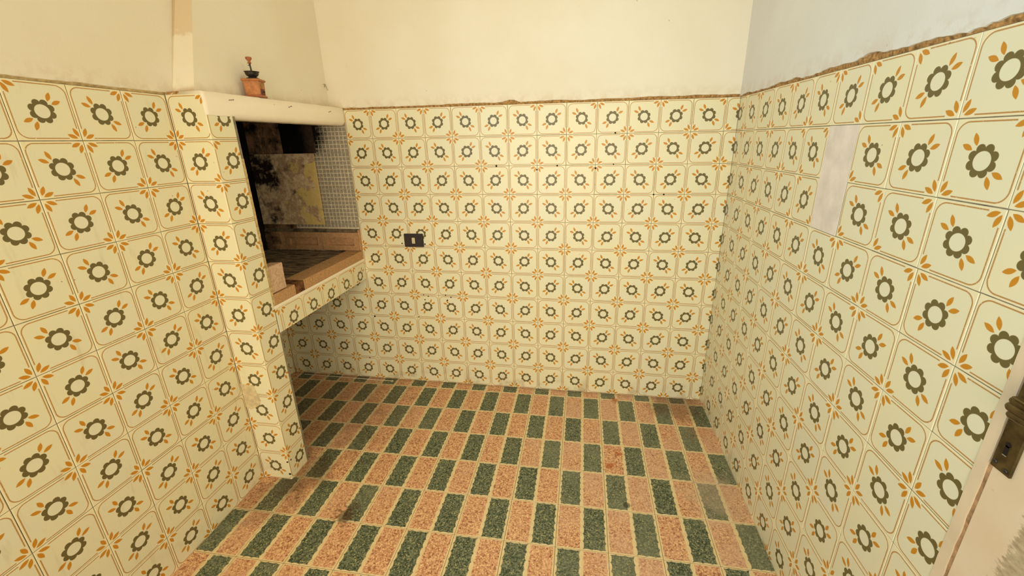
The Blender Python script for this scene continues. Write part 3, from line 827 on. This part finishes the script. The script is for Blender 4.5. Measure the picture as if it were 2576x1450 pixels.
# ---------------------------------------------------------------- wall socket
so = link('wall_socket', None, label='dark brown plastic socket plate with one cream outlet on the tiled back wall', cat='socket')
so.matrix_basis = Matrix.Translation((.330, -.0006, .934)) @ Matrix.Rotation(math.radians(-.6), 4, 'Y')
bm = bmesh.new(); box(bm, -.0585, -.009, -.0402, .0585, 0, .0402)
top = [v for v in bm.verts if v.co.y < -.005]
for v in top: v.co.x *= .965; v.co.z *= .95
bmesh.ops.bevel(bm, geom=bm.edges[:], offset=.0022, segments=2, affect='EDGES')
pl = link('cover_plate', mesh_from('cover_plate', bm, M_PLASTIC), so)
bm = bmesh.new(); box(bm, -.044, -.0105, -.0245, .044, -.0088, .0245, 0, .0006); link('inner_frame', mesh_from('inner_frame', bm, M_PLASTIC), so)
bm = bmesh.new(); box(bm, -.009, -.0118, -.017, .009, -.0100, .017, 0, .0008); om = link('outlet_module', mesh_from('outlet_module', bm, M_CREAM), so)
for z in (-.0105, 0, .0105):
    bm = bmesh.new(); lathe(bm, [(.0021, -.0116), (.0021, -.01215)], 10, 'Y', (0, 0, z)); link('pin_hole', mesh_from('pin_hole', bm, M_HOLE), om)
for s_ in (-1, 1):
    bm = bmesh.new(); box(bm, s_*.028-.008, -.0112, -.017, s_*.028+.008, -.0100, .017, 0, .0005); link('blank_module', mesh_from('blank_module', bm, M_PLASTIC), so)

# ---------------------------------------------------------------- nails, hook and rod
def nail(y, z, dy, dz, label, L=.016):
    bm = bmesh.new(); d = Vector((.55, dy, dz)).normalized(); p = Vector((.002, y, z))
    tube(bm, [p, p+d*L], .0011, 7); tube(bm, [p+d*(L-.0006), p+d*(L+.0006)], .0024, 8)
    link('nail', mesh_from('nail', bm, M_NAIL), label=label, cat='nail', group='nails in the fireplace lintel')
nail(-.778, 1.634, .5, .05, 'small rusty nail in the lintel, leftmost of three, left of the grinder')
nail(-.452, 1.630, .5, .25, 'small rusty nail in the lintel, middle of three, right of the grinder')
nail(-.148, 1.627, .5, .25, 'small rusty nail in the lintel, rightmost of three, nearest the back wall', .013)
bm = bmesh.new(); tube(bm, [(XH-.002, -.032, 1.772), (XH+.010, -.030, 1.773), (XH+.012, -.030, 1.768), (XH+.011, -.022, 1.757), (XH+.010, -.012, 1.744)], .0009, 6)
tube(bm, [(XH+.010, -.030, 1.773), (XH+.009, -.034, 1.766), (XH+.010, -.035, 1.758)], .0013, 6)
link('bent_nail', mesh_from('bent_nail', bm, M_NAIL), label='bent rusty nail with wire end on the plaster above the lintel', cat='nail')
bm = bmesh.new()
ring = [(.099+.006*math.cos(a), -.037+.006*math.sin(a), .0022) for a in [math.radians(180+x*30) for x in range(13)]]
tube(bm, [(-.531, -.030, .0022), (-.2, -.0335, .0020), (.093, -.037, .0022)]+ring[1:], .0019, 7)
link('metal_rod', mesh_from('metal_rod', bm, M_ROD), label='thin pale metal rod with a looped end on the floor along the back wall', cat='rod')

# ---------------------------------------------------------------- door frame and door at the right
bm = bmesh.new(); box(bm, XR-.0012, -1.5615, 0, XR+.02, -1.5405, 2.06)
bmesh.ops.subdivide_edges(bm, edges=[e for e in bm.edges if abs(e.verts[0].co.z-e.verts[1].co.z) > .1], cuts=120)
for v in bm.verts:
    v.co.x += noise.noise(v.co*30)*.0006
    if v.co.y < -1.55: v.co.y += noise.noise(Vector((0, 0, v.co.z*28)))*.0022+noise.noise(Vector((0, 0, v.co.z*110)))*.001
link('trim_1', mesh_from('trim_1', bm, M_DOOR), kind='structure')
bm = bmesh.new(); box(bm, XR+.0012, -1.58, 0, XR+.03, -1.56, 2.06)
link('trim_2', mesh_from('trim_2', bm, mat_plain('gap_filler', (186, 146, 104), .95, 0, 60, .2)), kind='structure')
bm = bmesh.new(); box(bm, XR-.0005, -2.42, .004, XR+.038, -1.5685, 2.05, 0, .0015)
door = link('door_1', mesh_from('door_1', bm, M_DOORP), kind='structure')
XD = XR-.0005
bm = bmesh.new(); box(bm, XD-.005, -1.607, .934, XD, -1.572, 1.15, 0, .0012)
lp = link('lock_plate', mesh_from('lock_plate', bm, M_BRONZE), door)
bm = bmesh.new()
lathe(bm, [(.0050, XD-.0049), (.0050, XD-.0056)], 16, 'X', (0, -1.588, .986)); box(bm, XD-.0056, -1.5912, .966, XD-.0049, -1.5848, .984)
link('keyhole', mesh_from('keyhole', bm, M_HOLE), lp)
bm = bmesh.new(); box(bm, XD-.0062, -1.5915, .9652, XD-.0050, -1.5850, .9664); link('keyhole_rim', mesh_from('keyhole_rim', bm, M_RIM), lp)
for y, z in ((-1.5785, .946), (-1.5985, .942)):
    bm = bmesh.new(); lathe(bm, [(.0042, XD-.0049), (.0040, XD-.0062), (.0018, XD-.0070)], 12, 'X', (0, y, z)); link('screw', mesh_from('screw', bm, M_IRON, True), lp)
bm = bmesh.new()
lathe(bm, [(.019, XD-.0049), (.019, XD-.008), (.013, XD-.011), (.013, XD-.026)], 24, 'X', (0, -1.668, 1.068))
hd = link('door_handle', mesh_from('door_handle', bm, M_BRONZE, True), door)
bm = bmesh.new()
for k_, (dz, rr, y0) in enumerate(((-.0125, .0068, -1.596), (-.001, .0080, -1.591), (.0105, .0070, -1.593))):
    tube(bm, [(XD-.036, y0, 1.062+dz), (XD-.036, y0-.002, 1.062+dz), (XD-.036, y0-.006, 1.062+dz), (XD-.036, y0-.05, 1.064+dz), (XD-.036, y0-.11, 1.060+dz)], [.0015, rr*.75, rr, rr, rr*.9], 12)
box(bm, XD-.045, -1.71, 1.0785, XD-.024, -1.600, 1.0825, 0, .0015)
link('grooved_lever', mesh_from('grooved_lever', bm, M_BRONZE), hd)

for ob in list(SC.objects):                  # the door stands in the plane of the skewed right wall
    if ob.name in ('trim_1', 'trim_2', 'door_1'): ob.location = (.0075, .0085, 0)
    if ob.name == 'lock_plate': ob.location = (0, .004, -.006)
